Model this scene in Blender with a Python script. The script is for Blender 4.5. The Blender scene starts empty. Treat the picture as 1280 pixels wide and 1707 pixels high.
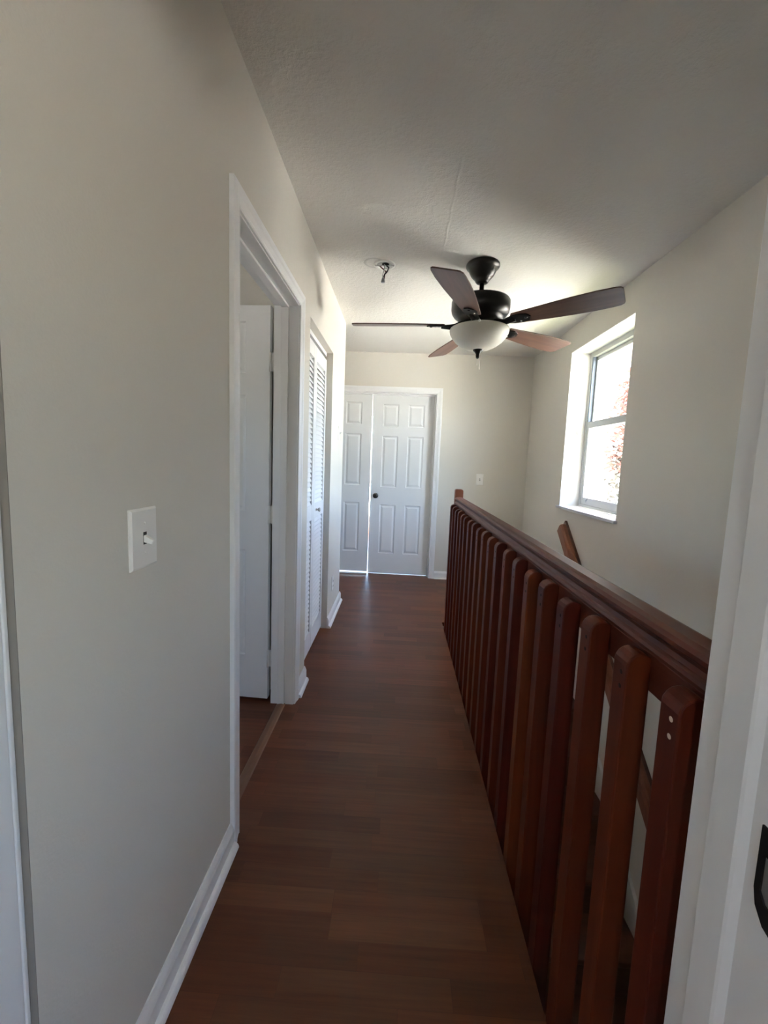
import bpy, bmesh, math, random
from mathutils import Vector, Matrix
random.seed(7)
SC = bpy.context.scene
COL = SC.collection
R = math.radians

# ------------------------------------------------------------------ mesh helper
class MB:
    def __init__(s):
        s.v = []; s.f = []; s.sm = []
    def add(s, vs, fs, smooth=False):
        n = len(s.v); s.v += [tuple(v) for v in vs]
        for f in fs:
            s.f.append(tuple(i + n for i in f)); s.sm.append(smooth)
        return s
    def box(s, x0, x1, y0, y1, z0, z1, M=None):
        vs = [Vector((x, y, z)) for x in (x0, x1) for y in (y0, y1) for z in (z0, z1)]
        if M is not None: vs = [M @ v for v in vs]
        return s.add(vs, [(0, 1, 3, 2), (4, 6, 7, 5), (0, 4, 5, 1), (2, 3, 7, 6), (0, 2, 6, 4), (1, 5, 7, 3)])
    def prism(s, pts, a, b, fn, smooth=False):
        # pts: closed 2D profile; fn(u, v, t) -> 3D ; extruded t from a to b
        n = len(pts)
        vs = [fn(u, v, a) for u, v in pts] + [fn(u, v, b) for u, v in pts]
        s.add(vs, [(i, (i + 1) % n, n + (i + 1) % n, n + i) for i in range(n)], smooth)
        k = len(s.v) - 2 * n
        s.f.append(tuple(k + i for i in range(n - 1, -1, -1))); s.sm.append(False)
        s.f.append(tuple(k + n + i for i in range(n))); s.sm.append(False)
        return s
    def lathe(s, prof, c=(0, 0, 0), n=40, M=None, smooth=True):
        vs = []; fs = []
        for r, z in prof:
            for k in range(n):
                a = 2 * math.pi * k / n
                v = Vector((r * math.cos(a), r * math.sin(a), z))
                if M is not None: v = M @ v
                vs.append(v + Vector(c))
        for j in range(len(prof) - 1):
            for k in range(n):
                k2 = (k + 1) % n
                fs.append((j * n + k, j * n + k2, (j + 1) * n + k2, (j + 1) * n + k))
        s.add(vs, fs, smooth)
        return s
    def tube(s, pts, r, n=10, caps=True):
        pts = [Vector(p) for p in pts]; rr = r if isinstance(r, (list, tuple)) else [r] * len(pts)
        vs = []; fs = []
        up = Vector((0, 0, 1))
        for i, p in enumerate(pts):
            d = (pts[min(i + 1, len(pts) - 1)] - pts[max(i - 1, 0)]).normalized()
            a = d.cross(up)
            if a.length < 1e-3: a = d.cross(Vector((1, 0, 0)))
            a.normalize(); b = d.cross(a).normalized()
            for k in range(n):
                t = 2 * math.pi * k / n
                vs.append(p + (a * math.cos(t) + b * math.sin(t)) * rr[i])
        for i in range(len(pts) - 1):
            for k in range(n):
                k2 = (k + 1) % n
                fs.append((i * n + k, i * n + k2, (i + 1) * n + k2, (i + 1) * n + k))
        s.add(vs, fs, True)
        if caps:
            k0 = len(s.v) - len(vs)
            s.f.append(tuple(k0 + k for k in range(n))); s.sm.append(False)
            s.f.append(tuple(k0 + len(vs) - n + k for k in range(n))); s.sm.append(False)
        return s
    def build(s, name, mat, parent=None, loc=None, bevel=0, seg=2):
        me = bpy.data.meshes.new(name)
        vs = s.v
        if loc is not None: vs = [tuple(Vector(v) - Vector(loc)) for v in vs]
        me.from_pydata(vs, [], s.f)
        bm = bmesh.new(); bm.from_mesh(me)
        bmesh.ops.recalc_face_normals(bm, faces=bm.faces)
        bm.to_mesh(me); bm.free()
        for i, p in enumerate(me.polygons): p.use_smooth = s.sm[i]
        me.materials.append(mat)
        o = bpy.data.objects.new(name, me); COL.objects.link(o)
        if loc is not None: o.location = loc
        if parent is not None: o.parent = parent
        if bevel:
            m = o.modifiers.new('bevel', 'BEVEL'); m.width = bevel; m.segments = seg
            m.limit_method = 'ANGLE'; m.angle_limit = R(40)
        return o

def tag(o, label=None, cat=None, group=None, kind=None):
    if label: o['label'] = label
    if cat: o['category'] = cat
    if group: o['group'] = group
    if kind: o['kind'] = kind
    return o
def empty(name, loc=(0, 0, 0), rz=0):
    o = bpy.data.objects.new(name, None); COL.objects.link(o)
    o.empty_display_size = 0.1
    o.location = loc; o.rotation_euler = (0, 0, rz)
    return o
def struct(o, label, cat): return tag(o, label, cat, kind='structure')

# wall as a slab with rectangular holes. axis 'x': slab in x0..x1, u = y ; axis 'y': slab in y0..y1, u = x
def wall_slab(mb, axis, t0, t1, u0, u1, z0, z1, holes=()):
    us = sorted({u0, u1, *[min(max(h[0], u0), u1) for h in holes], *[min(max(h[1], u0), u1) for h in holes]})
    zs = sorted({z0, z1, *[min(max(h[2], z0), z1) for h in holes], *[min(max(h[3], z0), z1) for h in holes]})
    P = (lambda t, u, z: (t, u, z)) if axis == 'x' else (lambda t, u, z: (u, t, z))
    def solid(i, j):
        if i < 0 or j < 0 or i >= len(us) - 1 or j >= len(zs) - 1: return False
        uc = (us[i] + us[i + 1]) / 2; zc = (zs[j] + zs[j + 1]) / 2
        return not any(h[0] < uc < h[1] and h[2] < zc < h[3] for h in holes)
    bm = bmesh.new(); cache = {}
    def V(t, u, z):
        k = (round(t, 5), round(u, 5), round(z, 5))
        if k not in cache: cache[k] = len(mb.v); mb.v.append(P(t, u, z))
        return cache[k]
    def F(*vs): mb.f.append(tuple(V(*v) for v in vs)); mb.sm.append(False)
    for i in range(len(us) - 1):
        for j in range(len(zs) - 1):
            if not solid(i, j): continue
            a, b, c, d = us[i], us[i + 1], zs[j], zs[j + 1]
            for t in (t0, t1): F((t, a, c), (t, b, c), (t, b, d), (t, a, d))
            if not solid(i - 1, j): F((t0, a, c), (t1, a, c), (t1, a, d), (t0, a, d))
            if not solid(i + 1, j): F((t0, b, c), (t1, b, c), (t1, b, d), (t0, b, d))
            if not solid(i, j - 1): F((t0, a, c), (t1, a, c), (t1, b, c), (t0, b, c))
            if not solid(i, j + 1): F((t0, a, d), (t1, a, d), (t1, b, d), (t0, b, d))
    bm.free()
    return mb

# ------------------------------------------------------------------ materials
def new_mat(name):
    m = bpy.data.materials.new(name); m.use_nodes = True
    nt = m.node_tree; nt.nodes.clear()
    out = nt.nodes.new('ShaderNodeOutputMaterial')
    b = nt.nodes.new('ShaderNodeBsdfPrincipled')
    nt.links.new(b.outputs[0], out.inputs[0])
    return m, nt, b
def N(nt, t, **kw):
    n = nt.nodes.new(t)
    for k, v in kw.items():
        if k in n.inputs: n.inputs[k].default_value = v
        else: setattr(n, k, v)
    return n
def plain(name, col, rough=.5, metal=0, spec=.5, bump=0, bscale=200, var=0):
    m, nt, b = new_mat(name)
    b.inputs['Base Color'].default_value = (*col, 1)
    b.inputs['Roughness'].default_value = rough
    b.inputs['Metallic'].default_value = metal
    b.inputs['Specular IOR Level'].default_value = spec
    tc = N(nt, 'ShaderNodeTexCoord')
    if bump:
        no = N(nt, 'ShaderNodeTexNoise', Scale=bscale, Detail=3.0, Roughness=.55)
        bp = N(nt, 'ShaderNodeBump', Strength=bump, Distance=.002)
        nt.links.new(tc.outputs['Object'], no.inputs['Vector'])
        nt.links.new(no.outputs['Fac'], bp.inputs['Height'])
        nt.links.new(bp.outputs[0], b.inputs['Normal'])
    if var:
        no2 = N(nt, 'ShaderNodeTexNoise', Scale=2.5, Detail=4.0)
        mx = N(nt, 'ShaderNodeMix', data_type='RGBA')
        mx.inputs[6].default_value = (*[c * (1 - var) for c in col], 1)
        mx.inputs[7].default_value = (*[min(1, c * (1 + var)) for c in col], 1)
        nt.links.new(tc.outputs['Object'], no2.inputs['Vector'])
        nt.links.new(no2.outputs['Fac'], mx.inputs[0]); nt.links.new(mx.outputs[2], b.inputs['Base Color'])
    return m
def wood(name, c1, c2, rough=.35, axis='Z', scale=1.0, objrand=.0, spec=.5, coat=0):
    m, nt, b = new_mat(name)
    tc = N(nt, 'ShaderNodeTexCoord'); mp = N(nt, 'ShaderNodeMapping')
    sc = {'X': (1.2, 22, 22), 'Y': (22, 1.2, 22), 'Z': (22, 22, 1.2)}[axis]
    mp.inputs['Scale'].default_value = tuple(a * scale for a in sc)
    oi = N(nt, 'ShaderNodeObjectInfo')
    ad = N(nt, 'ShaderNodeVectorMath', operation='ADD')
    sm = N(nt, 'ShaderNodeMath', operation='MULTIPLY'); sm.inputs[1].default_value = 37.0
    nt.links.new(oi.outputs['Random'], sm.inputs[0])
    nt.links.new(tc.outputs['Object'], mp.inputs['Vector'])
    nt.links.new(mp.outputs[0], ad.inputs[0]); nt.links.new(sm.outputs[0], ad.inputs[1])
    no = N(nt, 'ShaderNodeTexNoise', Scale=1.0, Detail=6.0, Roughness=.6, Distortion=.6)
    nt.links.new(ad.outputs[0], no.inputs['Vector'])
    rp = N(nt, 'ShaderNodeValToRGB')
    rp.color_ramp.elements[0].position = .3; rp.color_ramp.elements[0].color = (*c1, 1)
    rp.color_ramp.elements[1].position = .72; rp.color_ramp.elements[1].color = (*c2, 1)
    nt.links.new(no.outputs['Fac'], rp.inputs[0])
    if objrand:
        hs = N(nt, 'ShaderNodeHueSaturation')
        mr = N(nt, 'ShaderNodeMapRange'); mr.inputs[3].default_value = 1 - objrand; mr.inputs[4].default_value = 1 + objrand
        nt.links.new(oi.outputs['Random'], mr.inputs[0]); nt.links.new(mr.outputs[0], hs.inputs['Value'])
        mr2 = N(nt, 'ShaderNodeMapRange'); mr2.inputs[3].default_value = .493; mr2.inputs[4].default_value = .507
        nt.links.new(oi.outputs['Random'], mr2.inputs[0]); nt.links.new(mr2.outputs[0], hs.inputs['Hue'])
        nt.links.new(rp.outputs[0], hs.inputs['Color']); nt.links.new(hs.outputs[0], b.inputs['Base Color'])
    else:
        nt.links.new(rp.outputs[0], b.inputs['Base Color'])
    bp = N(nt, 'ShaderNodeBump', Strength=.08, Distance=.001)
    nt.links.new(no.outputs['Fac'], bp.inputs['Height']); nt.links.new(bp.outputs[0], b.inputs['Normal'])
    b.inputs['Roughness'].default_value = rough; b.inputs['Specular IOR Level'].default_value = spec
    b.inputs['Coat Weight'].default_value = coat; b.inputs['Coat Roughness'].default_value = .25
    return m

WALLC = (.665, .63, .565)
M = {}
M['wall'] = plain('wall_paint', WALLC, .72, spec=.3, bump=.22, bscale=170)
M['room'] = plain('room_paint', (.62, .60, .56), .75, spec=.2, bump=.1, bscale=150)
M['trim'] = plain('trim_white', (.80, .80, .80), .38, spec=.45)
M['door'] = plain('door_white', (.78, .785, .79), .42, spec=.4)
M['reveal'] = plain('reveal_paint', (.60, .59, .57), .6, bump=.08, bscale=150)
M['plastic'] = plain('switch_plastic', (.82, .80, .76), .35)
M['dark'] = plain('dark_gap', (.02, .02, .02), .8)
M['bronze'] = plain('oil_rubbed_bronze', (.018, .015, .013), .34, metal=.55, spec=.6)
M['knob'] = plain('knob_bronze', (.05, .042, .035), .28, metal=.9)
M['steel'] = plain('steel', (.55, .53, .5), .35, metal=.9)
M['hinge'] = plain('painted_hinge', (.72, .71, .69), .4)
M['marble'] = plain('sill_marble', (.60, .61, .65), .25, var=.06)
M['alu'] = plain('window_aluminium', (.50, .51, .50), .4)
M['track'] = plain('window_track', (.16, .19, .24), .5)
M['stucco'] = plain('stucco_cream', (.50, .47, .40), .9, spec=.1, bump=.3, bscale=60)
M['fascia'] = plain('fascia_blue_grey', (.62, .68, .72), .7)
M['roof'] = plain('roof_shingle', (.22, .18, .15), .9, var=.3)
M['ground'] = plain('ground_concrete', (.50, .485, .44), .95, spec=.1, var=.18)
M['added_lawn'] = plain('added_lawn_grass', (.10, .105, .055), .95, var=.4, spec=.1)
M['screw'] = plain('nail_hole_filler', (.55, .45, .38), .8)
M['hole'] = plain('nail_hole', (.018, .006, .004), .9)
M['wire_red'] = plain('wire_red', (.16, .03, .03), .5)
M['wire_black'] = plain('wire_black', (.02, .02, .02), .5)
M['wire_white'] = plain('wire_white', (.6, .58, .54), .5)
M['nut'] = plain('wire_nut_grey', (.3, .3, .3), .5)
M['box'] = plain('ceiling_box', (.62, .62, .6), .5)
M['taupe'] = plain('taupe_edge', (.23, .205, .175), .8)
M['scar'] = plain('old_paint_ring', (.62, .60, .555), .85)
M['trunk'] = plain('bark', (.25, .2, .16), .9, var=.3)
M['bract'] = plain('bract_red', (.36, .19, .165), .7, var=.35)
M['leafg'] = plain('leaf_green', (.19, .18, .155), .7, var=.5)
M['leafy'] = plain('leaf_lime', (.22, .30, .06), .7, var=.4)
M['rail'] = wood('cherry_rail', (.075, .016, .007), (.140, .037, .019), .45, 'Y', 1.0, 0, .22, 0)
M['bal'] = wood('cherry_baluster', (.072, .010, .0026), (.124, .0215, .0056), .5, 'Z', 1.0, .28, .22, 0)
M['post'] = wood('newel_wood', (.17, .055, .026), (.25, .095, .05), .5, 'Z', 1.0, 0, .3)
M['stair'] = wood('stair_tread', (.075, .026, .014), (.13, .048, .026), .4, 'X', 1.0)
M['blade'] = wood('fan_blade_wood', (.075, .034, .022), (.15, .072, .046), .38, 'X', 1.0, .06)
M['saddle'] = wood('threshold_oak', (.14, .066, .034), (.20, .10, .053), .4, 'Y', 1.0)

def laminate():
    m, nt, b = new_mat('laminate_floor')
    L = nt.links.new
    tc = N(nt, 'ShaderNodeTexCoord'); sp = N(nt, 'ShaderNodeSeparateXYZ'); L(tc.outputs['Object'], sp.inputs[0])
    def math_(op, a, bb=None):
        n = N(nt, 'ShaderNodeMath', operation=op)
        for i, x in enumerate((a, bb)):
            if x is None: continue
            if isinstance(x, (int, float)): n.inputs[i].default_value = x
            else: L(x, n.inputs[i])
        return n.outputs[0]
    row_f = math_('DIVIDE', sp.outputs['Y'], .066)
    row = math_('FLOOR', row_f)
    w1 = N(nt, 'ShaderNodeTexWhiteNoise', noise_dimensions='1D'); L(row, w1.inputs['W'])
    xo = math_('ADD', math_('DIVIDE', sp.outputs['X'], .43), math_('MULTIPLY', w1.outputs['Value'], 17.0))
    cell = math_('FLOOR', xo)
    cv = N(nt, 'ShaderNodeCombineXYZ'); L(cell, cv.inputs[0]); L(row, cv.inputs[1])
    w2 = N(nt, 'ShaderNodeTexWhiteNoise', noise_dimensions='3D'); L(cv.outputs[0], w2.inputs['Vector'])
    rp = N(nt, 'ShaderNodeValToRGB'); cr = rp.color_ramp
    cr.elements[0].position = 0; cr.elements[0].color = (.084, .030, .013, 1)
    cr.elements[1].position = 1; cr.elements[1].color = (.138, .052, .023, 1)
    for ps, c in ((.3, (.108, .034, .014)), (.55, (.112, .042, .019)), (.8, (.130, .042, .0185))):
        e = cr.elements.new(ps); e.color = (*c, 1)
    L(w2.outputs['Value'], rp.inputs[0])
    # grain
    mp = N(nt, 'ShaderNodeMapping'); mp.inputs['Scale'].default_value = (3.0, 70, 1); L(tc.outputs['Object'], mp.inputs['Vector'])
    ad = N(nt, 'ShaderNodeVectorMath', operation='ADD'); L(mp.outputs[0], ad.inputs[0])
    sc = N(nt, 'ShaderNodeVectorMath', operation='SCALE'); sc.inputs['Scale'].default_value = 31.0
    L(w2.outputs['Color'], sc.inputs[0]); L(sc.outputs[0], ad.inputs[1])
    no = N(nt, 'ShaderNodeTexNoise', Scale=1.0, Detail=5.0, Roughness=.65); L(ad.outputs[0], no.inputs['Vector'])
    mr = N(nt, 'ShaderNodeMapRange'); mr.inputs[1].default_value = .25; mr.inputs[2].default_value = .75; mr.inputs[3].default_value = .74; mr.inputs[4].default_value = 1.22
    L(no.outputs['Fac'], mr.inputs[0])
    mul = N(nt, 'ShaderNodeVectorMath', operation='SCALE'); L(rp.outputs[0], mul.inputs[0]); L(mr.outputs[0], mul.inputs['Scale'])
    # seams between strips
    fr = math_('FRACT', row_f); fx = math_('FRACT', xo)
    s1 = math_('LESS_THAN', fr, .02); s2 = math_('LESS_THAN', fx, .004)
    seam = math_('MAXIMUM', s1, s2)
    mx = N(nt, 'ShaderNodeMix', data_type='RGBA'); L(math_('MULTIPLY', seam, .25), mx.inputs[0])
    L(mul.outputs[0], mx.inputs[6]); mx.inputs[7].default_value = (.035, .016, .01, 1)
    L(mx.outputs[2], b.inputs['Base Color'])
    b.inputs['Roughness'].default_value = .36; b.inputs['Specular IOR Level'].default_value = .25
    bp = N(nt, 'ShaderNodeBump', Strength=.05, Distance=.001); L(no.outputs['Fac'], bp.inputs['Height']); L(bp.outputs[0], b.inputs['Normal'])
    return m
M['floor'] = laminate()

def ceiling_mat():
    m, nt, b = new_mat('ceiling_texture_paint'); L = nt.links.new
    b.inputs['Base Color'].default_value = (.75, .725, .675, 1); b.inputs['Roughness'].default_value = .85
    b.inputs['Specular IOR Level'].default_value = .2
    tc = N(nt, 'ShaderNodeTexCoord')
    no = N(nt, 'ShaderNodeTexNoise', Scale=55.0, Detail=4.0, Roughness=.6); L(tc.outputs['Object'], no.inputs['Vector'])
    rp = N(nt, 'ShaderNodeValToRGB'); rp.color_ramp.elements[0].position = .42; rp.color_ramp.elements[1].position = .66
    L(no.outputs['Fac'], rp.inputs[0])
    bp = N(nt, 'ShaderNodeBump', Strength=.30, Distance=.004); L(rp.outputs[0], bp.inputs['Height']); L(bp.outputs[0], b.inputs['Normal'])
    return m
M['ceil'] = ceiling_mat()

def glass_mat():
    m = bpy.data.materials.new('window_glass'); m.use_nodes = True; nt = m.node_tree; nt.nodes.clear()
    out = nt.nodes.new('ShaderNodeOutputMaterial')
    tr = nt.nodes.new('ShaderNodeBsdfTransparent'); tr.inputs[0].default_value = (.96, .97, .97, 1)
    gl = nt.nodes.new('ShaderNodeBsdfGlossy'); gl.inputs['Roughness'].default_value = .02
    mx = nt.nodes.new('ShaderNodeMixShader'); mx.inputs[0].default_value = .04
    nt.links.new(tr.outputs[0], mx.inputs[1]); nt.links.new(gl.outputs[0], mx.inputs[2])
    nt.links.new(mx.outputs[0], out.inputs[0])
    return m
M['glass'] = glass_mat()

def bowl_mat():
    m, nt, b = new_mat('frosted_bowl'); L = nt.links.new
    b.inputs['Base Color'].default_value = (.80, .78, .70, 1); b.inputs['Roughness'].default_value = .4
    out = [n for n in nt.nodes if n.type == 'OUTPUT_MATERIAL'][0]
    tl = N(nt, 'ShaderNodeBsdfTranslucent'); tl.inputs[0].default_value = (.85, .82, .72, 1)
    mx = N(nt, 'ShaderNodeMixShader'); mx.inputs[0].default_value = .35
    L(b.outputs[0], mx.inputs[1]); L(tl.outputs[0], mx.inputs[2]); L(mx.outputs[0], out.inputs[0])
    no = N(nt, 'ShaderNodeTexNoise', Scale=14.0, Detail=3.0)
    tc = N(nt, 'ShaderNodeTexCoord'); L(tc.outputs['Object'], no.inputs['Vector'])
    c = N(nt, 'ShaderNodeMix', data_type='RGBA'); c.inputs[6].default_value = (.74, .71, .62, 1); c.inputs[7].default_value = (.86, .84, .77, 1)
    L(no.outputs['Fac'], c.inputs[0]); L(c.outputs[2], b.inputs['Base Color'])
    return m
M['bowl'] = bowl_mat()

# ------------------------------------------------------------------ dimensions
XL, XR, ZC = -.513, 1.386, 2.464       # hall walls and ceiling
WT = .12                               # inner wall thickness
YE, YF = 3.69, 4.605                   # end of left wall, far wall
YN = .525                              # near wall, hall face
XE = .398                              # floor edge at the stairwell
YT = 3.30                              # top nosing of the stairs
XO = 1.60                              # outside face of right wall

# ------------------------------------------------------------------ room shell
mb = MB()
mb.box(-2.7, XE, -2.6, YT, -.03, 0); mb.box(-2.7, XR, YT, 7.6, -.03, 0); mb.box(XE, XR, -2.6, YN - .125, -.03, 0)
struct(mb.build('floor', M['floor']), 'reddish brown wood-strip laminate floor of the upstairs hallway', 'floor')
mb = MB().box(-2.7, XO, -2.6, 7.6, ZC, ZC + .12)
ceil_o = struct(mb.build('ceiling', M['ceil']), 'textured off-white hallway ceiling with a faint seam', 'ceiling')
mb = MB()
for i in range(14):
    y0 = 1.72 + i * .055; y1 = y0 + .056
    j0 = .189 + .0025 * math.sin(i * 1.9); j1 = .189 + .0025 * math.sin((i + 1) * 1.9)
    mb.add([(j0 - .016, y0, ZC + .001), (j0, y0, ZC - .0012), (j0 + .016, y0, ZC + .001),
            (j1 - .016, y1, ZC + .001), (j1, y1, ZC - .0012), (j1 + .016, y1, ZC + .001)], [(0, 1, 4, 3), (1, 2, 5, 4)])
mb.build('seam_ridge', M['ceil'], ceil_o)

mb = MB(); mb.lathe([(.050, ZC - .0006), (.060, ZC - .0012), (.064, ZC - .0004)], (-.200, 2.585, 0), 30); mb.build('paint_scar', M['scar'], ceil_o)
D1a, D1b = 1.30, 2.05                  # clear opening of the near left door
CLa, CLb, CLz = 2.30, 3.06, 2.057      # closet opening
mb = MB(); wall_slab(mb, 'x', XL - WT, XL, YN, YE, 0, ZC, [(D1a - .018, D1b + .018, -1, 2.038), (CLa, CLb, -1, CLz)])
struct(mb.build('wall_left', M['wall']), 'cream painted left hallway wall with a doorway and a closet opening', 'wall')
Wy0, Wy1, Wz0, Wz1 = 2.667, 3.607, .979, 2.254
mb = MB(); wall_slab(mb, 'x', XR, XO, -2.6, 7.6, -2.8, ZC, [(Wy0, Wy1, Wz0 - .022, Wz1), (-2.22, -1.33, 1.03, 1.97)])  # second hole is an unseen opening added to light the near hall
struct(mb.build('wall_right', M['wall']), 'cream painted right wall above the stairs with a deep window', 'wall')
mb = MB(); wall_slab(mb, 'y', YF, YF + WT, -2.7, XR, 0, ZC, [(-1.04, .385, -1, 2.058)])
struct(mb.build('wall_far', M['wall']), 'cream far wall at the end of the hallway with the double door', 'wall')
mb = MB()
wall_slab(mb, 'y', YN - .125, YN, -2.7, XL - WT, 0, ZC)
wall_slab(mb, 'y', YN - .125, YN - .003, XL - WT, .428, 0, ZC, [(XL - .032, .6, -1, 2.06)])
wall_slab(mb, 'y', YN - .125, YN, .428, XR, -2.8, ZC)
struct(mb.build('wall_near', M['wall']), 'near wall around the doorway the view is taken from', 'wall')
mb = MB()
mb.box(XE - .1, XE, YN - .125, YT, -2.8, -.03); mb.box(XE - .1, XR, YT, YT + .1, -2.8, -.03)
struct(mb.build('wall_stairwell', M['wall']), 'painted stairwell wall below the hallway floor edge behind the balusters', 'wall')
mb = MB(); mb.box(XE - .1, XR, YN - .125, YT, -2.83, -2.8)
struct(mb.build('floor_lower', M['floor']), 'brown floor at the foot of the stairs below the railing', 'floor')
# side rooms the openings look into
mb = MB()
wall_slab(mb, 'x', -2.7, -2.6, YN, 2.2, 0, ZC, [(1.2, 1.5, 1.4, 1.9)])
wall_slab(mb, 'y', 2.18, 2.28, -2.7, XL - WT, 0, ZC)
struct(mb.build('wall_left_room', M['room']), 'plain grey walls of the room behind the open left door', 'wall')
mb = MB()
wall_slab(mb, 'x', -1.35, -1.25, 2.28, YE, 0, ZC); wall_slab(mb, 'y', YE - .1, YE, -1.25, XL - WT, 0, ZC)
wall_slab(mb, 'x', -1.75, -1.65, YE - .1, YF, 0, ZC); mb.box(-1.65, -1.35, YE - .1, YE, 0, ZC)
struct(mb.build('wall_alcove', M['wall']), 'cream walls of the closet and the alcove left of the far door', 'wall')
mb = MB()
wall_slab(mb, 'x', -2.7, -2.6, YF + WT, 7.6, 0, ZC); wall_slab(mb, 'y', 7.5, 7.6, -2.7, XR, 0, ZC, [(-1.2, 1.1, .3, 2.1)])
struct(mb.build('wall_far_room', M['room']), 'plain walls of the bright room behind the double door', 'wall')
mb = MB()
wall_slab(mb, 'x', -2.7, -2.6, -2.6, YN - .125, 0, ZC); wall_slab(mb, 'y', -2.6, -2.5, -2.7, XR, 0, ZC, [(-.9, -.5, 1.3, 1.75)])  # hole behind the camera is unseen, added to brighten the near hall
struct(mb.build('wall_back_room', M['room']), 'plain walls of the room the view is taken from', 'wall')

# ------------------------------------------------------------------ baseboards (with quarter-round shoe)
def base_profile():
    p = [(0, 0), (.030, 0)]
    for a in range(0, 91, 18): p.append((.014 + .016 * math.cos(R(a)), .019 * math.sin(R(a))))
    p += [(.014, .062), (.011, .072), (.006, .082), (.004, .086), (0, .086)]
    return p
BP = base_profile()
def base_x(name, x, sgn, runs, label):
    mb = MB()
    for a, b in runs: mb.prism(BP, a, b, lambda u, v, t: (x + sgn * u, t, v))
    return struct(mb.build(name, M['trim']), label, 'baseboard')
b1 = base_x('baseboard_left', XL, 1, [(YN, D1a - .064)], 'white baseboard with shoe strip along the near left wall')
base_x('baseboard_left.001', XL, 1, [(D1b + .062, CLa)], 'short white baseboard stub between the left door casing and the closet')
mb = MB(); mb.prism(BP, CLb, YE + .03, lambda u, v, t: (XL + u, t, v)); mb.prism(BP, XL - .03, XL - .9, lambda u, v, t: (t, YE + u, v))
struct(mb.build('baseboard_left.002', M['trim']), 'white baseboard at the far end of the left wall past the closet', 'baseboard')
mb = MB(); mb.prism(BP, .367 + .066, XR, lambda u, v, t: (t, YF - u, v))
struct(mb.build('baseboard_far', M['trim']), 'white baseboard on the far wall right of the double door', 'baseboard')

# ------------------------------------------------------------------ door casing and jambs
CP = [(0, 0), (.008, 0), (.0105, .006), (.0095, .012), (.013, .030), (.0165, .040), (.0165, .056), (.014, .060), (0, .060)]  # (protrusion, offset from the opening edge)
def casing_set(mb, F, a, b, top, legs=(1, 1)):
    # F(p, u, z): p protrusion off wall, u along wall ; mitred U-shaped casing
    n = len(CP)
    path = []
    if legs[0]: path += [lambda o: (a - o, 0)]
    path += [lambda o: (a - o, top + o), lambda o: (b + o, top + o)]
    if legs[1]: path += [lambda o: (b + o, 0)]
    k0 = len(mb.v)
    for P in path:
        for p, o in CP:
            u, z = P(o); mb.v.append(F(p, u, z))
    for s in range(len(path) - 1):
        for i in range(n):
            j = (i + 1) % n
            mb.f.append((k0 + s * n + i, k0 + s * n + j, k0 + (s + 1) * n + j, k0 + (s + 1) * n + i)); mb.sm.append(False)
    mb.f.append(tuple(k0 + i for i in range(n))); mb.sm.append(False)
    e = k0 + (len(path) - 1) * n
    mb.f.append(tuple(e + i for i in range(n))); mb.sm.append(False)

t1 = tag(empty('trim_1', (XL, (D1a + D1b) / 2, 0)), 'white casing and jamb around the open doorway in the left wall', 'door frame', kind='structure')
LOC1 = (XL, (D1a + D1b) / 2, 0)
def child(mb, name, mat, par, bevel=0):
    o = mb.build(name, mat, par, bevel=bevel)
    o.matrix_parent_inverse = Matrix.Translation(-Vector(par.location))
    return o
mb = MB(); casing_set(mb, lambda p, u, z: (XL + p, u, z), D1a - .005, D1b + .005, 2.025)
child(mb, 'casing', M['trim'], t1)
mb = MB(); xa, xb = XL - WT, XL
mb.box(xa, xb, D1a - .018, D1a, 0, 2.038); mb.box(xa, xb, D1b, D1b + .018, 0, 2.038); mb.box(xa, xb, D1a, D1b, 2.02, 2.038)
child(mb, 'jamb', M['trim'], t1)
mb = MB(); s0, s1 = xa + .038, xa + .073
mb.box(s0, s1, D1a, D1a + .011, 0, 2.02); mb.box(s0, s1, D1b - .011, D1b, 0, 2.02); mb.box(s0, s1, D1a + .011, D1b - .011, 2.009, 2.02)
child(mb, 'door_stop', M['trim'], t1, .002)

t2 = tag(empty('trim_2', (-.327, YF, 0)), 'white casing and jamb around the double door at the hallway end', 'door frame', kind='structure')
mb = MB(); casing_set(mb, lambda p, u, z: (u, YF - p, z), -1.022 - .005, .367 + .005, 2.045)
child(mb, 'casing', M['trim'], t2)
mb = MB()
mb.box(-1.04, -1.022, YF, YF + WT, 0, 2.058); mb.box(.367, .385, YF, YF + WT, 0, 2.058); mb.box(-1.022, .367, YF, YF + WT, 2.04, 2.058)
child(mb, 'jamb', M['trim'], t2)
mb = MB(); mb.box(-1.022, .367, YF + .046, YF + .081, 2.027, 2.04); mb.box(.355, .367, YF + .046, YF + .081, 0, 2.027); mb.box(-1.022, -1.010, YF + .046, YF + .081, 0, 2.027)
child(mb, 'door_stop', M['trim'], t2)

# near doorway: left and right jambs beside the camera
t3 = tag(empty('trim_3', (XL - .02, .46, 0)), 'white jamb edge of the near doorway at the left picture border', 'door frame', kind='structure')
mb = MB(); mb.box(XL - .032, XL - .0115, .39, .5155, 0, 2.04); child(mb, 'jamb', M['trim'], t3, .0015)
mb = MB(); mb.box(XL - .030, XL - .0105, .516, .5235, 0, 2.04); child(mb, 'edge_bead', M['trim'], t3, .002)
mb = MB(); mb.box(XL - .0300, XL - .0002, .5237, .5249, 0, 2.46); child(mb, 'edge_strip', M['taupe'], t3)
t4 = tag(empty('trim_4', (.42, .46, 0)), 'white door jamb with stop and dark strike plate beside the railing', 'door frame', kind='structure')
mb = MB(); mb.box(.411, .4275, .30, .53, 0, 2.06); child(mb, 'jamb', M['trim'], t4, .0015)
mb = MB(); mb.prism([(.4115, .440), (.4035, .446), (.4015, .449), (.4015, .487), (.403, .489), (.4115, .489)], 0, 2.05, lambda u, v, t: (u, v, t))
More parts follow.
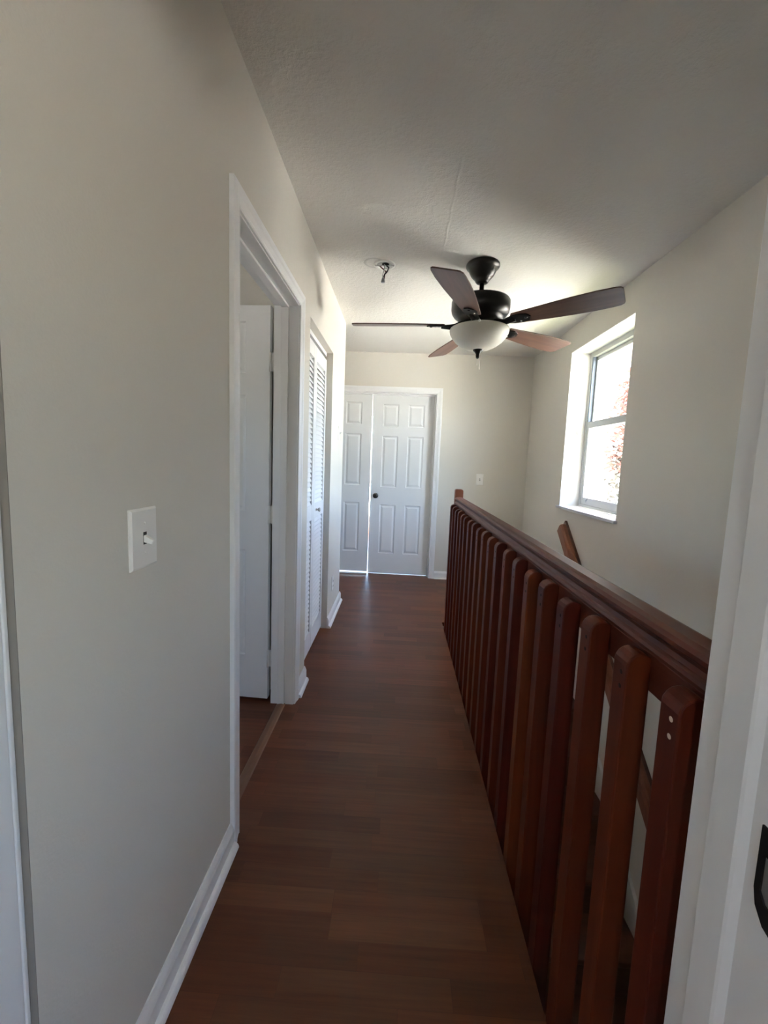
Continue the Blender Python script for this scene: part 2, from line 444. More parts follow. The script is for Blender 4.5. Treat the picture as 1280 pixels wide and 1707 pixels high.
child(mb, 'door_stop', M['trim'], t4)
# strike plate with curled lip
mb = MB()
zc = .865; hh = .056
outl = [(.428, zc + hh), (.428, zc - .018), (.424, zc - .036), (.413, zc - hh * .9), (.395, zc - hh), (.372, zc - hh), (.372, zc + hh)]
hole = [(.421, zc + .026), (.421, zc - .016), (.414, zc - .026), (.400, zc - .028), (.388, zc - .028), (.388, zc + .026)]
k0 = len(mb.v)
for (y, z) in outl: mb.v.append((.4095, y - .002, z))
for (y, z) in hole: mb.v.append((.4095, y - .002, z))
o = [0, 1, 2, 3, 4, 5, 6]; h = [7, 8, 9, 10, 11, 12]
for f in [(0, 1, 8, 7), (1, 2, 9, 8), (2, 3, 9), (3, 4, 10, 9), (4, 5, 11, 10), (5, 6, 12, 11), (6, 0, 7, 12)]: mb.f.append(f); mb.sm.append(False)
sp = child(mb, 'strike_plate', M['bronze'], t4); tag(sp, 'dark metal strike plate')
sm = sp.modifiers.new('thick', 'SOLIDIFY'); sm.thickness = .0022; sm.offset = 0
mb = MB(); mb.add([(.4105, y - .002, z) for y, z in hole], [tuple(range(6))]); child(mb, 'latch_hole', M['steel'], t4)

# threshold strip in the left doorway
mb = MB(); mb.prism([(XL - .085, 0), (XL - .080, .005), (XL - .06, .008), (XL - .045, .005), (XL - .040, 0)], D1a, D1b, lambda u, v, t: (u, t, v))
struct(mb.build('trim_5', M['saddle']), 'thin wooden transition strip on the floor of the left doorway', 'threshold')
mb = MB(); mb.prism([(YF + .055, 0), (YF + .06, .011), (YF + .11, .011), (YF + .12, 0)], -1.022, -.335, lambda u, v, t: (t, u, v))
struct(mb.build('trim_6', M['trim']), 'white threshold strip under the closed left half of the double door', 'threshold')

# ------------------------------------------------------------------ six panel doors
def slab_faces(mb, w, h, t, panels):
    # door in local coords: x 0..w, y 0..t (front face y=0), z 0..h
    us = sorted({0, w, *[p[0] for p in panels], *[p[1] for p in panels]})
    zs = sorted({0, h, *[p[2] for p in panels], *[p[3] for p in panels]})
    inp = lambda u, z: any(p[0] < u < p[1] and p[2] < z < p[3] for p in panels)
    for y, s in ((0, 1), (t, -1)):
        for i in range(len(us) - 1):
            for j in range(len(zs) - 1):
                if not inp((us[i] + us[i + 1]) / 2, (zs[j] + zs[j + 1]) / 2):
                    mb.add([(us[i], y, zs[j]), (us[i + 1], y, zs[j]), (us[i + 1], y, zs[j + 1]), (us[i], y, zs[j + 1])], [(0, 1, 2, 3)])
        for (a, b, c, d) in panels:
            rings = [(0, 0), (.006, .007), (.016, .008), (.034, .0015)]
            L = []
            for o, dep in rings:
                L.append([(a + o, y + s * dep, c + o), (b - o, y + s * dep, c + o), (b - o, y + s * dep, d - o), (a + o, y + s * dep, d - o)])
            for k in range(len(rings) - 1):
                for q in range(4):
                    r = (q + 1) % 4
                    mb.add([L[k][q], L[k][r], L[k + 1][r], L[k + 1][q]], [(0, 1, 2, 3)])
            mb.add(L[-1], [(0, 1, 2, 3)])
    mb.add([(0, 0, 0), (0, t, 0), (0, t, h), (0, 0, h)], [(0, 1, 2, 3)])
    mb.add([(w, 0, 0), (w, t, 0), (w, t, h), (w, 0, h)], [(0, 1, 2, 3)])
    mb.add([(0, 0, 0), (w, 0, 0), (w, t, 0), (0, t, 0)], [(0, 1, 2, 3)])
    mb.add([(0, 0, h), (w, 0, h), (w, t, h), (0, t, h)], [(0, 1, 2, 3)])
def six(w, h):
    st = w * .165; ms = w * .155; pw = (w - 2 * st - ms) / 2
    rows = [(.235, .80), (1.00, 1.575), (1.68, 1.925)]
    return [(x, x + pw, a, b) for a, b in rows for x in (st, st + pw + ms)]
def slab(name, w, h, t, par, mirror=False):
    mb = MB(); slab_faces(mb, w, h, t, six(w, h))
    if mirror: mb.v = [(w - x if False else -x, y, z) for x, y, z in mb.v]
    o = mb.build(name, M['door'], par)
    return o
def knob(par, x, y0, z, s=1):
    Mx = Matrix.Rotation(R(90), 4, 'X')
    mb = MB()
    mb.lathe([(0, -.001), (.031, 0), (.031, .004), (.026, .009), (.012, .011), (.011, .030), (.020, .036), (.0265, .046), (.0265, .054), (.020, .062), (.006, .065), (0, .065)], (x, y0, z), 28, Mx)
    o = mb.build('door_knob', M['knob'], par); tag(o, 'dark bronze round knob'); return o

# door_1 : open leaf in the left room (hinge on far jamb, opened a bit past 90 degrees)
d1 = struct(empty('door_1', (XL - WT - .012, D1b - .002, .022), R(0)), 'white panel door standing open in the left doorway', 'door')
s1o = slab('door_slab', .735, 2.0, .035, d1, True)
d1.rotation_euler.z = R(-3)
mb = MB()
d1.location = (XL - WT - .020, D1b + .004, .022)
for z in (.225, .985, 1.735):
    mb = MB()
    mb.box(-.002, .034, .0005, .0035, z - .045, z + .045)
    mb.tube([(.004, -.006, z - .046), (.004, -.006, z + .046)], .0055, 10)
    mb.build('hinge', M['hinge'], d1)

# double door
d2 = struct(empty('door_2', (-1.020, YF + .083, .022)), 'closed left half of the white panelled double door', 'door')
slab('door_slab', .687, 2.013, .035, d2)
d3 = struct(empty('door_3', (.365, YF + .118, .006), 0), 'white panelled right half of the double door, slightly ajar with dark knob', 'door')
mbx = MB(); slab_faces(mbx, .690, 2.026, .035, six(.690, 2.026)); mbx.v = [(-x, y - .035, z) for x, y, z in mbx.v]
mbx.build('door_slab', M['door'], d3); knob(d3, -.628, -.035, .90)
d3.rotation_euler.z = R(-1.45)

# closet bifold with louvres
d4 = struct(empty('door_4', (XL - .044, CLb, 0)), 'white louvred bifold closet door in the left wall', 'door')
def bifold(w, y0):
    T = .028; z0, z1 = .018, 2.005
    st = .042; rails = [(z0, z0 + .13), (.90, 1.0), (z1 - .085, z1)]
    mb = MB()
    mb.box(-T, 0, y0, y0 + st, z0, z1); mb.box(-T, 0, y0 + w - st, y0 + w, z0, z1)
    for a, b in rails: mb.box(-T, -.0005, y0 + st, y0 + w - st, a, b)
    p = mb.build('bifold_panel', M['door'], d4, bevel=.0015)
    mb = MB()
    for a, b in ((rails[0][1], rails[1][0]), (rails[1][1], rails[2][0])):
        n = int((b - a) / .030); sp = (b - a) / n
        for i in range(n):
            zc = a + (i + .5) * sp; an = R(58); L = .0205
            dx, dz = math.cos(an) * L * .82, math.sin(an) * L
            th = .0032
            pr = [(-T / 2 + dx, zc - dz - th), (-T / 2 + dx, zc - dz + th), (-T / 2 - dx, zc + dz + th), (-T / 2 - dx, zc + dz - th)]
            mb.prism(pr, y0 + st, y0 + w - st, lambda u, v, t: (u, t, v))
    l = mb.build('louvers', M['door'], p)
    return p
W2 = (CLb - CLa - .012) / 2
pA = bifold(W2, CLa - CLb + .004); pB = bifold(W2, CLa - CLb + .008 + W2)
mb = MB(); mb.lathe([(0, -.001), (.009, 0), (.007, .006), (.006, .012), (.013, .018), (.015, .024), (.010, .030), (0, .031)], (0, -W2 + .03 + .06, .955), 20, Matrix.Rotation(R(90), 4, 'Y'))
tag(mb.build('knob', M['steel'], pB), 'small round pull knob')
mb = MB(); mb.box(-.030, -.002, CLa - CLb + .002, -.002, 2.030, CLz - .001); mb.build('track', M['trim'], d4)
mb = MB(); mb.box(-.034, -.028, CLa - CLb + .002, -.002, 2.006, 2.030); mb.build('track_gap', M['dark'], d4)

# ------------------------------------------------------------------ switches and outlet
def plate_local(w, h, t=.006):
    # plate in local coords: x across, z up, front at -y ; chamfered edge
    c = .004; mb = MB()
    o = [(-w/2, 0, -h/2), (w/2, 0, -h/2), (w/2, 0, h/2), (-w/2, 0, h/2)]
    a = [(-w/2, -t*.45, -h/2), (w/2, -t*.45, -h/2), (w/2, -t*.45, h/2), (-w/2, -t*.45, h/2)]
    b = [(-w/2+c, -t, -h/2+c), (w/2-c, -t, -h/2+c), (w/2-c, -t, h/2-c), (-w/2+c, -t, h/2-c)]
    vs = o + a + b
    fs = [(8, 9, 10, 11)]
    for k in range(4):
        j = (k + 1) % 4; fs += [(k, j, 4 + j, 4 + k), (4 + k, 4 + j, 8 + j, 8 + k)]
    mb.add(vs, fs); return mb
def switch(name, loc, rz, label, group=None, w=.080, h=.121, up=False):
    e = tag(empty(name, loc, rz), label, 'light switch', group)
    p = plate_local(w, h).build('plate', M['plastic'], e)
    mb = MB(); mb.box(-.0055, .0055, -.0064, -.0058, -.0125, .0125); mb.build('toggle_slot', M['dark'], e)
    mb = MB(); a = R(28) if up else R(-28)
    T = Matrix.Translation((0, -.004, .001)) @ Matrix.Rotation(a, 4, 'X')
    pts = [(-.0048, 0, -.0075), (.0048, 0, -.0075), (.0048, 0, .0075), (-.0048, 0, .0075), (-.0032, -.021, -.0042), (.0032, -.021, -.0042), (.0032, -.021, .0042), (-.0032, -.021, .0042)]
    Tm = Matrix.Translation((0, -.004, .0)) @ Matrix.Rotation(R(24) if not up else R(-24), 4, 'X')
    mb.add([Tm @ Vector(q) for q in pts], [(0, 1, 5, 4), (1, 2, 6, 5), (2, 3, 7, 6), (3, 0, 4, 7), (4, 5, 6, 7), (0, 3, 2, 1)])
    mb.build('toggle', M['plastic'], e, bevel=.0012)
    for z in (.030, -.030):
        mb = MB(); mb.lathe([(0, .0012), (.0022, .001), (.0032, 0)], (0, -.0058, z), 14, Matrix.Rotation(R(90), 4, 'X'))
        mb.build('screw', M['plastic'], e)
    return e
switch('light_switch', (XL, .804, 1.125), R(90), 'white toggle light switch plate on the near left wall', w=.086)
switch('light_switch.001', (.884, YF, 1.140), 0, 'small white light switch on the far wall right of the double door', up=True)
switch('light_switch.002', (XL, 3.43, 1.512), R(90), 'white switch plate at head height on the left wall end past the closet', up=True, w=.07, h=.112)
e = tag(empty('wall_outlet', (XL, 3.275, .295), R(90)), 'white power outlet low on the left wall end past the closet', 'outlet')
plate_local(.07, .115).build('plate', M['plastic'], e)
for z in (.02, -.02):
    mb = MB(); mb.lathe([(0, .003), (.014, .003), (.0165, 0)], (0, -.0058, z), 24, Matrix.Rotation(R(90), 4, 'X')); r = mb.build('receptacle', M['plastic'], e)
    mb = MB(); mb.box(-.0075, -.0055, -.0095, -.0088, z - .004, z + .005); mb.box(.0055, .0075, -.0095, -.0088, z - .004, z + .005); mb.box(-.002, .002, -.0095, -.0088, z - .011, z - .007)
    mb.build('slots', M['dark'], r)

# ------------------------------------------------------------------ window
w1 = struct(empty('window_1', (XR, (Wy0 + Wy1) / 2, Wz0)), 'white single-hung window set deep in the right wall', 'window')
FX0, FX1 = 1.545, 1.60
mb = MB(); y0, y1 = Wy0, Wy1
mb.box(FX0, FX1, y0, y0 + .032, Wz0, Wz1); mb.box(FX0, FX1, y1 - .032, y1, Wz0, Wz1)
mb.box(FX0, FX1, y0 + .032, y1 - .032, Wz1 - .042, Wz1); mb.box(FX0, FX1, y0 + .032, y1 - .032, Wz0, Wz0 + .022)
fr = child(mb, 'window_frame', M['alu'], w1, .002)
mb = MB()   # side tracks above the lower sash
for yy in (y0 + .032, y1 - .044): mb.box(FX0 + .004, FX1 - .025, yy, yy + .012, 1.69, Wz1 - .042)
child(mb, 'side_track', M['track'], w1)
def sash(x0, x1, z0, z1, rb, rt, st, nm):
    a, b = y0 + .033, y1 - .033
    mb = MB(); mb.box(x0, x1, a, a + st, z0, z1); mb.box(x0, x1, b - st, b, z0, z1)
    mb.box(x0, x1, a + st, b - st, z0, z0 + rb); mb.box(x0, x1, a + st, b - st, z1 - rt, z1)
    s = child(mb, nm, M['alu'], w1, .002)
    xm = (x0 + x1) / 2
    mb = MB().box(xm - .0015, xm + .0015, a + st - .002, b - st + .002, z0 + rb - .002, z1 - rt + .002)
    mb.build('pane', M['glass'], s)
    return s
sash(1.577, 1.597, 1.63, Wz1 - .043, .035, .03, .030, 'upper_sash')
ls = sash(1.549, 1.571, Wz0 + .0225, 1.685, .058, .052, .036, 'lower_sash')
mb = MB()
mb.tube([(1.548, 3.45, 1.046), (1.540, 3.45, 1.046), (1.537, 3.45, 1.036), (1.538, 3.45, 1.026)], .004, 8)
mb.build('sash_latch', M['track'], ls)
mb = MB(); pts = [(1.362, y0 - .022), (XR, y0 - .022), (XR, y0), (1.5445, y0), (1.5445, y1), (XR, y1), (XR, y1 + .022), (1.362, y1 + .022)]
mb.prism(pts, Wz0 - .0215, Wz0, lambda u, v, t: (u, v, t))
tag(child(mb, 'window_sill', M['marble'], w1, .003), 'pale marble sill slab')
# lining of the reveal (painted lighter than the wall)
mb = MB()
mb.box(XR + .002, FX0 - .0005, y1 - .004, y1 - .0005, Wz0, Wz1); mb.box(XR + .002, FX0 - .0005, y0 + .0005, y0 + .004, Wz0, Wz1)
mb.box(XR + .002, FX0 - .0005, y0 + .004, y1 - .004, Wz1 - .004, Wz1 - .0005)
child(mb, 'reveal_lining', M['reveal'], w1)
# cord cleat on the far reveal
ec = tag(empty('cord_cleat', (1.497, y1 - .0045, 1.597)), 'small round blind cord cleat on the far window reveal', 'cleat')
Mx = Matrix.Rotation(R(90), 4, 'X')
mb = MB(); mb.lathe([(.016 + .004 * math.cos(a), .006 + .004 * math.sin(a)) for a in [2 * math.pi * k / 12 for k in range(13)]], (0, 0, 0), 28, Mx); mb.build('ring', M['steel'], ec)
mb = MB(); mb.lathe([(0, .010), (.004, .010), (.006, .004), (.013, .002), (.015, 0)], (0, 0, 0), 24, Mx); mb.build('disc', M['plastic'], ec)

# ------------------------------------------------------------------ railing
RAILX = .444
gr = tag(empty('stair_railing', (.44, YT, 0)), 'reddish brown wooden guard railing along the open side of the hallway', 'railing')
def rchild(mb, name, mat, bevel=0): return child(mb, name, mat, gr, bevel)
cap = [(.444, .985), (.4385, .989), (.4375, .995), (.440, 1.001), (.4445, 1.005), (.4475, 1.013), (.446, 1.019), (.4415, 1.024), (.4405, 1.032), (.445, 1.039), (.456, 1.043),
       (.486, 1.043), (.497, 1.039), (.5015, 1.032), (.5005, 1.024), (.496, 1.019), (.4945, 1.013), (.4975, 1.005), (.504, 1.001), (.5075, .995), (.5065, .989), (.501, .985)]
mb = MB(); mb.prism(cap, YN + .002, 3.236, lambda u, v, t: (u, t, v)); rchild(mb, 'top_rail', M['rail'])
mb = MB(); mb.box(RAILX, RAILX + .038, YN + .002, 3.236, .920, .985); rchild(mb, 'sub_rail', M['rail'], .002)
mb = MB()
pr = [(.441, -.25), (.441, 1.088), (.444, 1.097), (.452, 1.102), (.492, 1.102), (.500, 1.097), (.503, 1.088), (.503, -.25)]
mb.prism(pr, 3.237, 3.298, lambda u, v, t: (u, t, v)); rchild(mb, 'newel_post', M['post'], .003)
# balusters: a rounded-top stick and copies of it
S = .1373; Y1 = .597
mb = MB(); bw = .039; zt = .976
pr = [(.402, -.22), (.402, zt - .016), (.4035, zt - .008), (.408, zt), (.415, zt + .006), (.424, zt + .009), (.432, zt + .0085), (.4437, zt + .003), (.4437, -.22)]
mb.prism([(u - .402, v) for u, v in pr], -.0215, .0205, lambda u, v, t: (u, t, v))
proto = mb.build('baluster', M['bal'], gr, bevel=.0028)
proto.matrix_parent_inverse = Matrix.Translation(-Vector(gr.location))
mb = MB()
for z in (zt - .030, zt - .056):
    mb.lathe([(0, .0006), (.0032, .0006), (.0042, .0001)], (0, -.006, z), 12, Matrix.Rotation(R(-90), 4, 'Y'))
pscrew = mb.build('nail_hole', M['screw'], proto)
phole = bpy.data.objects.new('nail_hole', pscrew.data.copy()); phole.data.materials[0] = M['hole']
rnd = random.Random(3)
for i in range(20):
    b = proto if i == 0 else proto.copy()
    if i: COL.objects.link(b); b.parent = gr; b.matrix_parent_inverse = Matrix.Translation(-Vector(gr.location))
    b.location = (.402 + rnd.uniform(-.001, .001), Y1 - .020 + S * i + rnd.uniform(-.003, .003), rnd.uniform(-.004, .004) if i > 1 else 0)
    b.rotation_euler = (rnd.uniform(-.002, .002), 0, rnd.uniform(-.03, .03))
    if i:
        c = phole.copy(); COL.objects.link(c); c.parent = b

# ------------------------------------------------------------------ stairs and wall handrail
st = tag(empty('staircase', (.9, YT, 0)), 'brown wooden stairs running down behind the railing', 'stairs', kind='structure')
RISE, RUN = .2, .23
for k in range(1, 13):
    mb = MB(); yk = YT - RUN * (k - 1); zk = -RISE * k
    mb.box(XE + .048, XR - .022, yk - RUN - .02, yk, zk - .03, zk)
    child(mb, 'tread', M['stair'], st, .006)
    mb = MB(); mb.box(XE + .048, XR - .022, yk - .018, yk, zk, zk + RISE - .0305 if k > 1 else -.031); child(mb, 'riser', M['stair'], st)
mb = MB(); a = math.atan2(RISE, RUN); sl = RISE / RUN
mb.prism([(YT + .05, .10), (YT + .05, -.03), (YT, -.26), (YT - 2.76, -.26 - 2.76 * sl), (YT - 2.76, .10 - 2.81 * sl)], XR - .020, XR - .001, lambda u, v, t: (t, u, v))
tag(child(mb, 'skirt_board', M['trim'], st), 'white skirt board against the wall')

hr = tag(empty('wall_handrail', (XR, 3.4, .86)), 'reddish brown sloping handrail mounted on the right wall below the window', 'handrail')
th = math.atan2(.87, 1.0)
d = Vector((0, -math.cos(th), -math.sin(th))); nrm = Vector((0, -math.sin(th), math.cos(th)))
P0 = Vector((XR, 3.40, .815))
def hr_pt(u, v, t): return P0 + Vector((-u, 0, 0)) + nrm * v + d * t
mb = MB()
prof = [(.020, -.052), (.062, -.052), (.070, -.044), (.072, .022), (.066, .036), (.052, .044), (.034, .044), (.022, .038)]
n = len(prof)
mb.prism(prof, .0, 3.3, hr_pt); child(mb, 'rail', M['post'], hr, .002)
mb = MB(); mb.prism([(.0005, -.040), (.0195, -.040), (.0195, .034), (.0005, .034)], -.045, 3.3, hr_pt); child(mb, 'backing_board', M['stair'], hr)

# ------------------------------------------------------------------ ceiling fan
FC = Vector((.436, 2.57, 0))
fan = tag(empty('ceiling_fan', (FC.x, FC.y, ZC)), 'dark bronze ceiling fan with five brown wooden blades and white bowl light', 'ceiling fan')
def fl(prof, name, mat, par=fan, n=48):
    mb = MB(); mb.lathe([(r, z - ZC) for r, z in prof], (0, 0, 0), n); return mb.build(name, mat, par)
fl([(0, ZC - .0005), (.092, ZC - .0005), (.0965, 2.458), (.0975, 2.448), (.093, 2.440), (.086, 2.437), (.082, 2.431), (.077, 2.418), (.066, 2.398), (.050, 2.380), (.042, 2.374), (.040, 2.366), (.034, 2.358), (.024, 2.353), (0, 2.353)], 'canopy', M['bronze'])
fl([(0, 2.36), (.0135, 2.36), (.0135, 2.285), (.026, 2.282), (.028, 2.262), (.034, 2.256), (0, 2.256)], 'downrod', M['bronze'], n=24)
fl([(0, 2.262), (.150, 2.262), (.164, 2.257), (.170, 2.248), (.170, 2.205), (.166, 2.188), (.155, 2.172), (.140, 2.160), (.132, 2.158), (.130, 2.150), (.112, 2.135), (.095, 2.130), (.092, 2.105), (.060, 2.100), (0, 2.100)], 'motor_housing', M['bronze'])
fl([(0, 2.108), (.085, 2.108), (.090, 2.098), (.090, 2.088), (.060, 2.082), (0, 2.082)], 'light_fitter', M['bronze'])
fl([(.165, 2.097), (.172, 2.094), (.1735, 2.085), (.170, 2.070), (.158, 2.048), (.138, 2.025), (.110, 2.004), (.078, 1.988), (.040, 1.979), (.012, 1.977),
    (.012, 1.981), (.040, 1.983), (.078, 1.992), (.110, 2.008), (.136, 2.029), (.155, 2.052), (.166, 2.071), (.169, 2.085), (.165, 2.094), (.165, 2.097)], 'light_bowl', M['bowl'])
fl([(0, 1.986), (.030, 1.986), (.031, 1.980), (.029, 1.973), (.018, 1.963), (.012, 1.952), (.011, 1.936), (.007, 1.928), (0, 1.927)], 'finial', M['bronze'], n=24)
for dx, l in ((.012, .085), (-.004, .062)):
    mb = MB(); mb.tube([(dx, -.008, 1.950 - ZC), (dx, -.008, 1.950 - ZC - l)], .0011, 6); mb.build('pull_chain', M['steel'], fan)
for a in (20, 140, 260):
    mb = MB(); T = Matrix.Rotation(R(a), 4, 'Z') @ Matrix.Translation((.169, 0, 2.09 - ZC)) @ Matrix.Rotation(R(90), 4, 'Y')
    mb.lathe([(0, .018), (.006, .016), (.007, .010), (.004, .006), (.003, 0)], (0, 0, 0), 14, T); mb.build('thumb_screw', M['plastic'], fan)
# blade outline in (r, w)
up = [(.215, .050), (.30, .058), (.40, .068), (.52, .077), (.62, .080), (.70, .078), (.735, .074), (.752, .064), (.757, .052)]
lo = [(.768, -.048), (.768, -.060), (.760, -.070), (.740, -.076), (.66, -.080), (.54, -.076), (.42, -.067), (.31, -.058), (.215, -.050), (.205, -.035), (.205, .035)]
def blade_pts(): return up + lo
ZB = 2.116 - ZC; PITCH = R(13)
def place(k): return Matrix.Rotation(R(-39.4 + 72 * k), 4, 'Z') @ Matrix.Translation((0, 0, ZB)) @ Matrix.Rotation(-PITCH, 4, 'X')
mb = MB(); mb.prism(blade_pts(), 0, .0065, lambda u, v, t: (u, v, t))
blade0 = None
for k in range(5):
    Mx = place(k)
    if k == 0:
        b = blade0 = mb.build('blade', M['blade'], fan, bevel=.0018)
        m2 = MB()   # curved blade iron under the root with leaf-shaped plate
        m2.prism([(.165, -.020), (.21, -.036), (.26, -.040), (.295, -.028), (.310, 0), (.295, .028), (.26, .040), (.21, .036), (.165, .020)], -.007, -.0005, lambda u, v, t: (u, v, t))
        m2.tube([(.085, 0, .012), (.110, 0, .006), (.140, 0, -.006), (.175, 0, -.008), (.225, 0, -.007)], [.017, .019, .018, .015, .010], 12)
        m2.lathe([(0, -.011), (.008, -.010), (.010, -.006)], (.285, 0, 0), 14)
        iron0 = m2.build('blade_iron', M['bronze'], b)
        m3 = MB()
        m3.lathe([(0, -.0035), (.004, -.003), (.005, 0)], (.25, .022, -.0068), 10)
        m3.build('screw', M['steel'], b); m3.build
        irons = [o for o in COL.objects if o.parent == b]
    else:
        b = blade0.copy(); COL.objects.link(b); b.parent = fan
        for c in irons:
            cc = c.copy(); COL.objects.link(cc); cc.parent = b
    b.matrix_local = Mx

# ------------------------------------------------------------------ bare ceiling box with wires
jb = tag(empty('ceiling_junction_box', (-.141, 2.60, ZC)), 'bare round ceiling box with loose wires hanging out', 'junction box')
mb = MB(); mb.lathe([(.064, -.0002), (.064, -.004), (.058, -.007), (.048, -.007), (.046, -.0045), (.046, -.0002)], (0, 0, 0), 36); mb.build('rim', M['plastic'], jb)
mb = MB(); mb.lathe([(0, -.0012), (.046, -.0012), (.046, -.0002)], (0, 0, 0), 30); mb.build('box_base', M['box'], jb)
mb = MB(); mb.lathe([(0, -.0022), (.018, -.0022), (.022, -.0012)], (.006, -.004, 0), 20); mb.build('knockout_hole', M['dark'], jb)
mb = MB(); mb.box(-.058, .058, -.006, .006, -.010, -.007); mb.build('crossbar', M['steel'], jb)
mb = MB(); mb.tube([(.006, 0, -.002), (.026, -.008, -.022), (.018, -.012, -.046), (.004, -.006, -.058), (-.006, -.006, -.082)], .0042, 8); mb.build('wire', M['wire_black'], jb)
mb = MB(); mb.tube([(-.008, .004, -.002), (-.026, .004, -.012), (-.014, -.01, -.026), (.010, -.008, -.044), (.000, -.004, -.084)], .0035, 8); mb.build('wire', M['wire_red'], jb)
mb = MB(); mb.tube([(.0, -.004, -.002), (.002, -.014, -.028), (-.004, -.014, -.054), (-.009, -.009, -.082)], .0035, 8); mb.build('wire', M['wire_white'], jb)
mb = MB(); mb.lathe([(0, -.078), (.006, -.078), (.009, -.088), (.012, -.104), (.010, -.106), (0, -.106)], (-.006, -.006, 0), 14); mb.build('wire_nut', M['nut'], jb)

# ------------------------------------------------------------------ outside the window
GZ = -3.0
mb = MB(); mb.box(-40, 60, -40, 80, GZ - .2, GZ)
struct(mb.build('ground', M['ground']), 'pale sunlit ground outside the window', 'ground')
mb = MB(); mb.box(1.62, 6.6, -8, 14, GZ, GZ + .03)  # unseen dark grass, added to cut light bounced up onto the ceiling
struct(mb.build('added_lawn', M['added_lawn']), 'unseen dark green grass strip added below the window to cut ground bounce', 'added_lawn')
hw = tag(empty('house_wing', (2.0, 6.5, GZ)), 'cream stucco house wing with overhanging eave seen through the window, plus unseen near wall and roof overhang added to block light', 'house')
def hchild(mb, name, mat): return child(mb, name, mat, hw)
mb = MB(); mb.box(XO + .002, 2.46, 4.9, 9.0, GZ + .031, 2.5); hchild(mb, 'wall', M['stucco'])
mb = MB(); mb.box(XO + .002, 2.50, 4.86, 4.899, 1.86, 1.93); hchild(mb, 'stucco_band', M['stucco'])
mb = MB(); mb.box(XO + .002, 2.52, 4.42, 9.0, 2.5, 2.56); hchild(mb, 'soffit', M['stucco'])
mb = MB(); mb.box(XO + .002, 2.54, 4.39, 4.418, 2.5, 2.68); mb.box(2.521, 2.55, 4.39, 9.0, 2.5, 2.68); hchild(mb, 'fascia_board', M['fascia'])
mb = MB(); mb.box(XO + .002, 2.20, -2.6, 4.389, 2.5, 2.56); mb.box(2.20, 2.22, -2.6, 4.389, 2.5, 2.66); hchild(mb, 'eave', M['stucco'])  # unseen overhang above the hall window, added to keep direct sun out
mb = MB(); mb.box(XO + .002, 3.3, -1.1, .3, GZ + .031, 2.499); hchild(mb, 'wall', M['stucco'])  # unseen near wing, added to block low light from the near side
mb = MB(); mb.prism([(4.40, 2.69), (6.7, 3.5), (9.0, 2.69), (9.0, 2.565), (4.42, 2.565)], XO + .002, 2.52, lambda u, v, t: (t, u, v)); hchild(mb, 'roof', M['roof'])
sh = tag(empty('flowering_shrub', (2.50, 4.10, GZ + .03)), 'tall leafy shrub with reddish top beside the cream house wing', 'shrub')
rg = random.Random(11)
mb = MB()
for q in range(7):
    a = rg.uniform(0, 6.28); r0 = .05
    top = (rg.uniform(-.22, .22), rg.uniform(-.22, .22), rg.uniform(4.0, 5.2))
    mb.tube([(r0 * math.cos(a), r0 * math.sin(a), 0), (top[0] * .3, top[1] * .3, 1.5), (top[0] * .8, top[1] * .8, 3.2), top], [.045, .035, .022, .008], 7)
mb.build('trunk', M['trunk'], sh)
def leaves(name, mat, n, z0, z1, rad, xb=0):
    mb = MB()
    for _ in range(n):
        z = rg.uniform(z0, z1); a = rg.uniform(0, 6.283); r = rad(z) * math.sqrt(rg.uniform(.05, 1)) * rg.uniform(.75, 1.08)
        p = Vector((r * math.cos(a) + xb, r * math.sin(a), z)); L = rg.uniform(.03, .055); w = L * .36
        Mr = Matrix.Rotation(rg.uniform(0, 6.28), 4, 'Z') @ Matrix.Rotation(rg.uniform(-.9, .9), 4, 'X') @ Matrix.Rotation(rg.uniform(-.9, .9), 4, 'Y')
        q = [(-L, 0, 0), (-L * .3, -w, .008), (L * .4, -w * .8, .008), (L, 0, 0), (L * .4, w * .8, .008), (-L * .3, w, .008)]
        mb.add([p + Mr @ Vector(v) for v in q], [(0, 1, 2, 3), (0, 3, 4, 5)])
    return mb.build(name, mat, sh)
rad = lambda z: .50 - .055 * max(0, z - 3.6) ** 2 if z < 5 else .36 - .3 * (z - 5)
tag(leaves('blossoms', M['bract'], 3800, 4.25, 5.40, lambda z: .44 if z < 5.1 else .44 - .9 * (z - 5.1), -.02), 'reddish flowering top')
leaves('foliage', M['leafg'], 5000, 2.2, 4.5, lambda z: .46)
tag(leaves('foliage', M['leafy'], 1200, 3.2, 4.2, lambda z: .30, .22), 'lime green leaf tips')

# ------------------------------------------------------------------ light
W = bpy.data.worlds.new('sky'); SC.world = W; W.use_nodes = True
nt = W.node_tree; nt.nodes.clear()
out = nt.nodes.new('ShaderNodeOutputWorld'); bg = nt.nodes.new('ShaderNodeBackground'); sky = nt.nodes.new('ShaderNodeTexSky')
sky.sky_type = 'NISHITA'; sky.sun_disc = False; sky.sun_elevation = R(70); sky.sun_rotation = R(76); sky.air_density = 1.0; sky.dust_density = 1.5; sky.ozone_density = 1.0
bg.inputs[1].default_value = .72
nt.links.new(sky.outputs[0], bg.inputs[0]); nt.links.new(bg.outputs[0], out.inputs[0])
sd = bpy.data.lights.new('sun', 'SUN'); sd.energy = 25.0; sd.angle = R(.55); sd.color = (1, .955, .88)
so = bpy.data.objects.new('sun', sd); COL.objects.link(so)
sv = -Vector((math.sin(R(76)) * math.cos(R(70)), math.cos(R(76)) * math.cos(R(70)), math.sin(R(70))))      # direction the sunlight travels
so.rotation_euler = sv.to_track_quat('-Z', 'Y').to_euler(); so.location = (12, 2, 16)
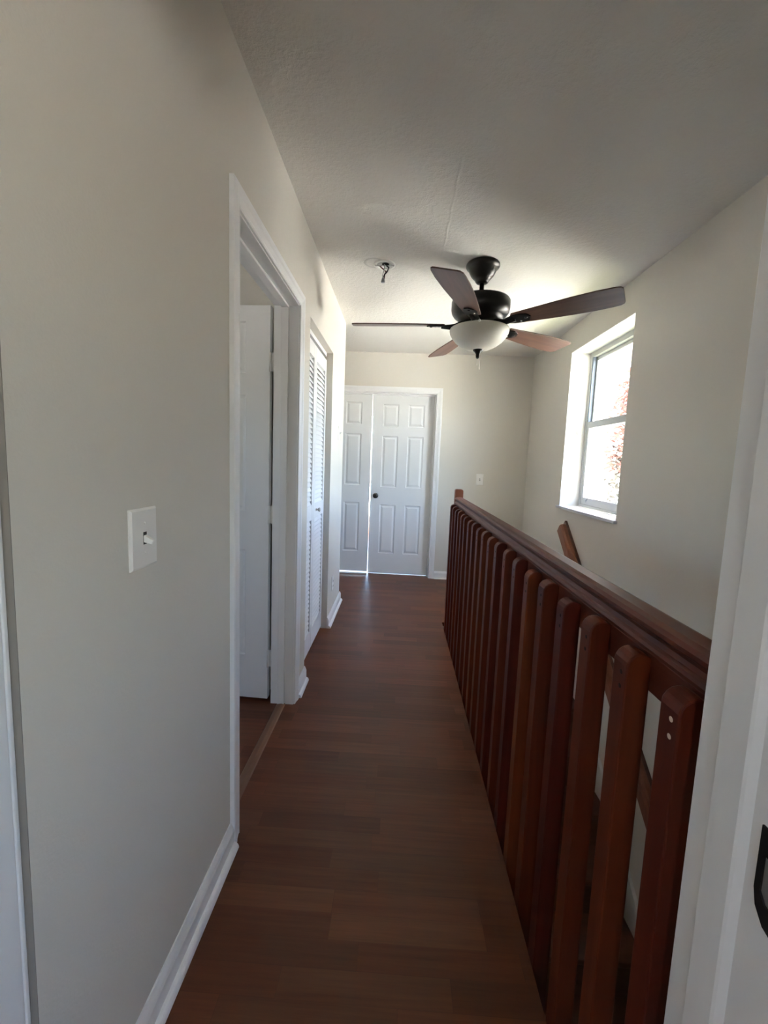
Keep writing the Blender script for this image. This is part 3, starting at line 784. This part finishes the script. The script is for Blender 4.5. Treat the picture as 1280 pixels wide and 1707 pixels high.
def portal(name, loc, rot, sx, sy):
    l = bpy.data.lights.new(name, 'AREA'); l.shape = 'RECTANGLE'; l.size = sx; l.size_y = sy; l.cycles.is_portal = True
    o = bpy.data.objects.new(name, l); COL.objects.link(o); o.location = loc; o.rotation_euler = rot
portal('window_portal', (XO + .02, (Wy0 + Wy1) / 2, (Wz0 + Wz1) / 2), (0, R(90), 0), Wz1 - Wz0, Wy1 - Wy0)
portal('window_portal_left_room', (-2.72, 1.35, 1.65), (0, R(-90), 0), .5, .3)
portal('window_portal_far_room', (-.05, 7.62, 1.2), (R(-90), 0, 0), 2.3, 1.8)
portal('added_portal_back_room', (-.7, -2.62, 1.525), (R(90), 0, 0), .4, .45)  # for the unseen opening added in the back wall

portal('added_portal_back_room_side', (XO + .02, -1.775, 1.5), (0, R(90), 0), .94, .89)  # for the unseen side opening added behind the camera

# ------------------------------------------------------------------ camera
cd = bpy.data.cameras.new('camera'); co = bpy.data.objects.new('camera', cd); COL.objects.link(co); SC.camera = co
f, yaw, pit, rol, h = 690.0, -.0347, -.1049, .0379, 1.2964
fw = Vector((math.sin(yaw) * math.cos(pit), math.cos(yaw) * math.cos(pit), math.sin(pit)))
r = Vector((math.cos(yaw), -math.sin(yaw), 0)); u = r.cross(fw)
r2 = r * math.cos(rol) + u * math.sin(rol); u2 = -r * math.sin(rol) + u * math.cos(rol)
mw = Matrix.Identity(4)
for i in range(3): mw[i][0] = r2[i]; mw[i][1] = u2[i]; mw[i][2] = -fw[i]
mw.translation = (0, 0, h)
co.matrix_world = mw
cd.sensor_fit = 'HORIZONTAL'; cd.sensor_width = 36; cd.lens = f / 1280 * 36; cd.clip_start = .01; cd.clip_end = 300
cd.shift_y = -11.5 / 1280

SC.view_settings.view_transform = 'Standard'; SC.view_settings.look = 'None'; SC.view_settings.gamma = 1
SC.view_settings.use_curve_mapping = False; SC.view_settings.exposure = 3.1
try:
    SC.cycles.use_denoising = True; SC.cycles.denoiser = 'OPENIMAGEDENOISE'
    SC.cycles.max_bounces = 14; SC.cycles.diffuse_bounces = 8; SC.cycles.sample_clamp_indirect = 12
except Exception: pass
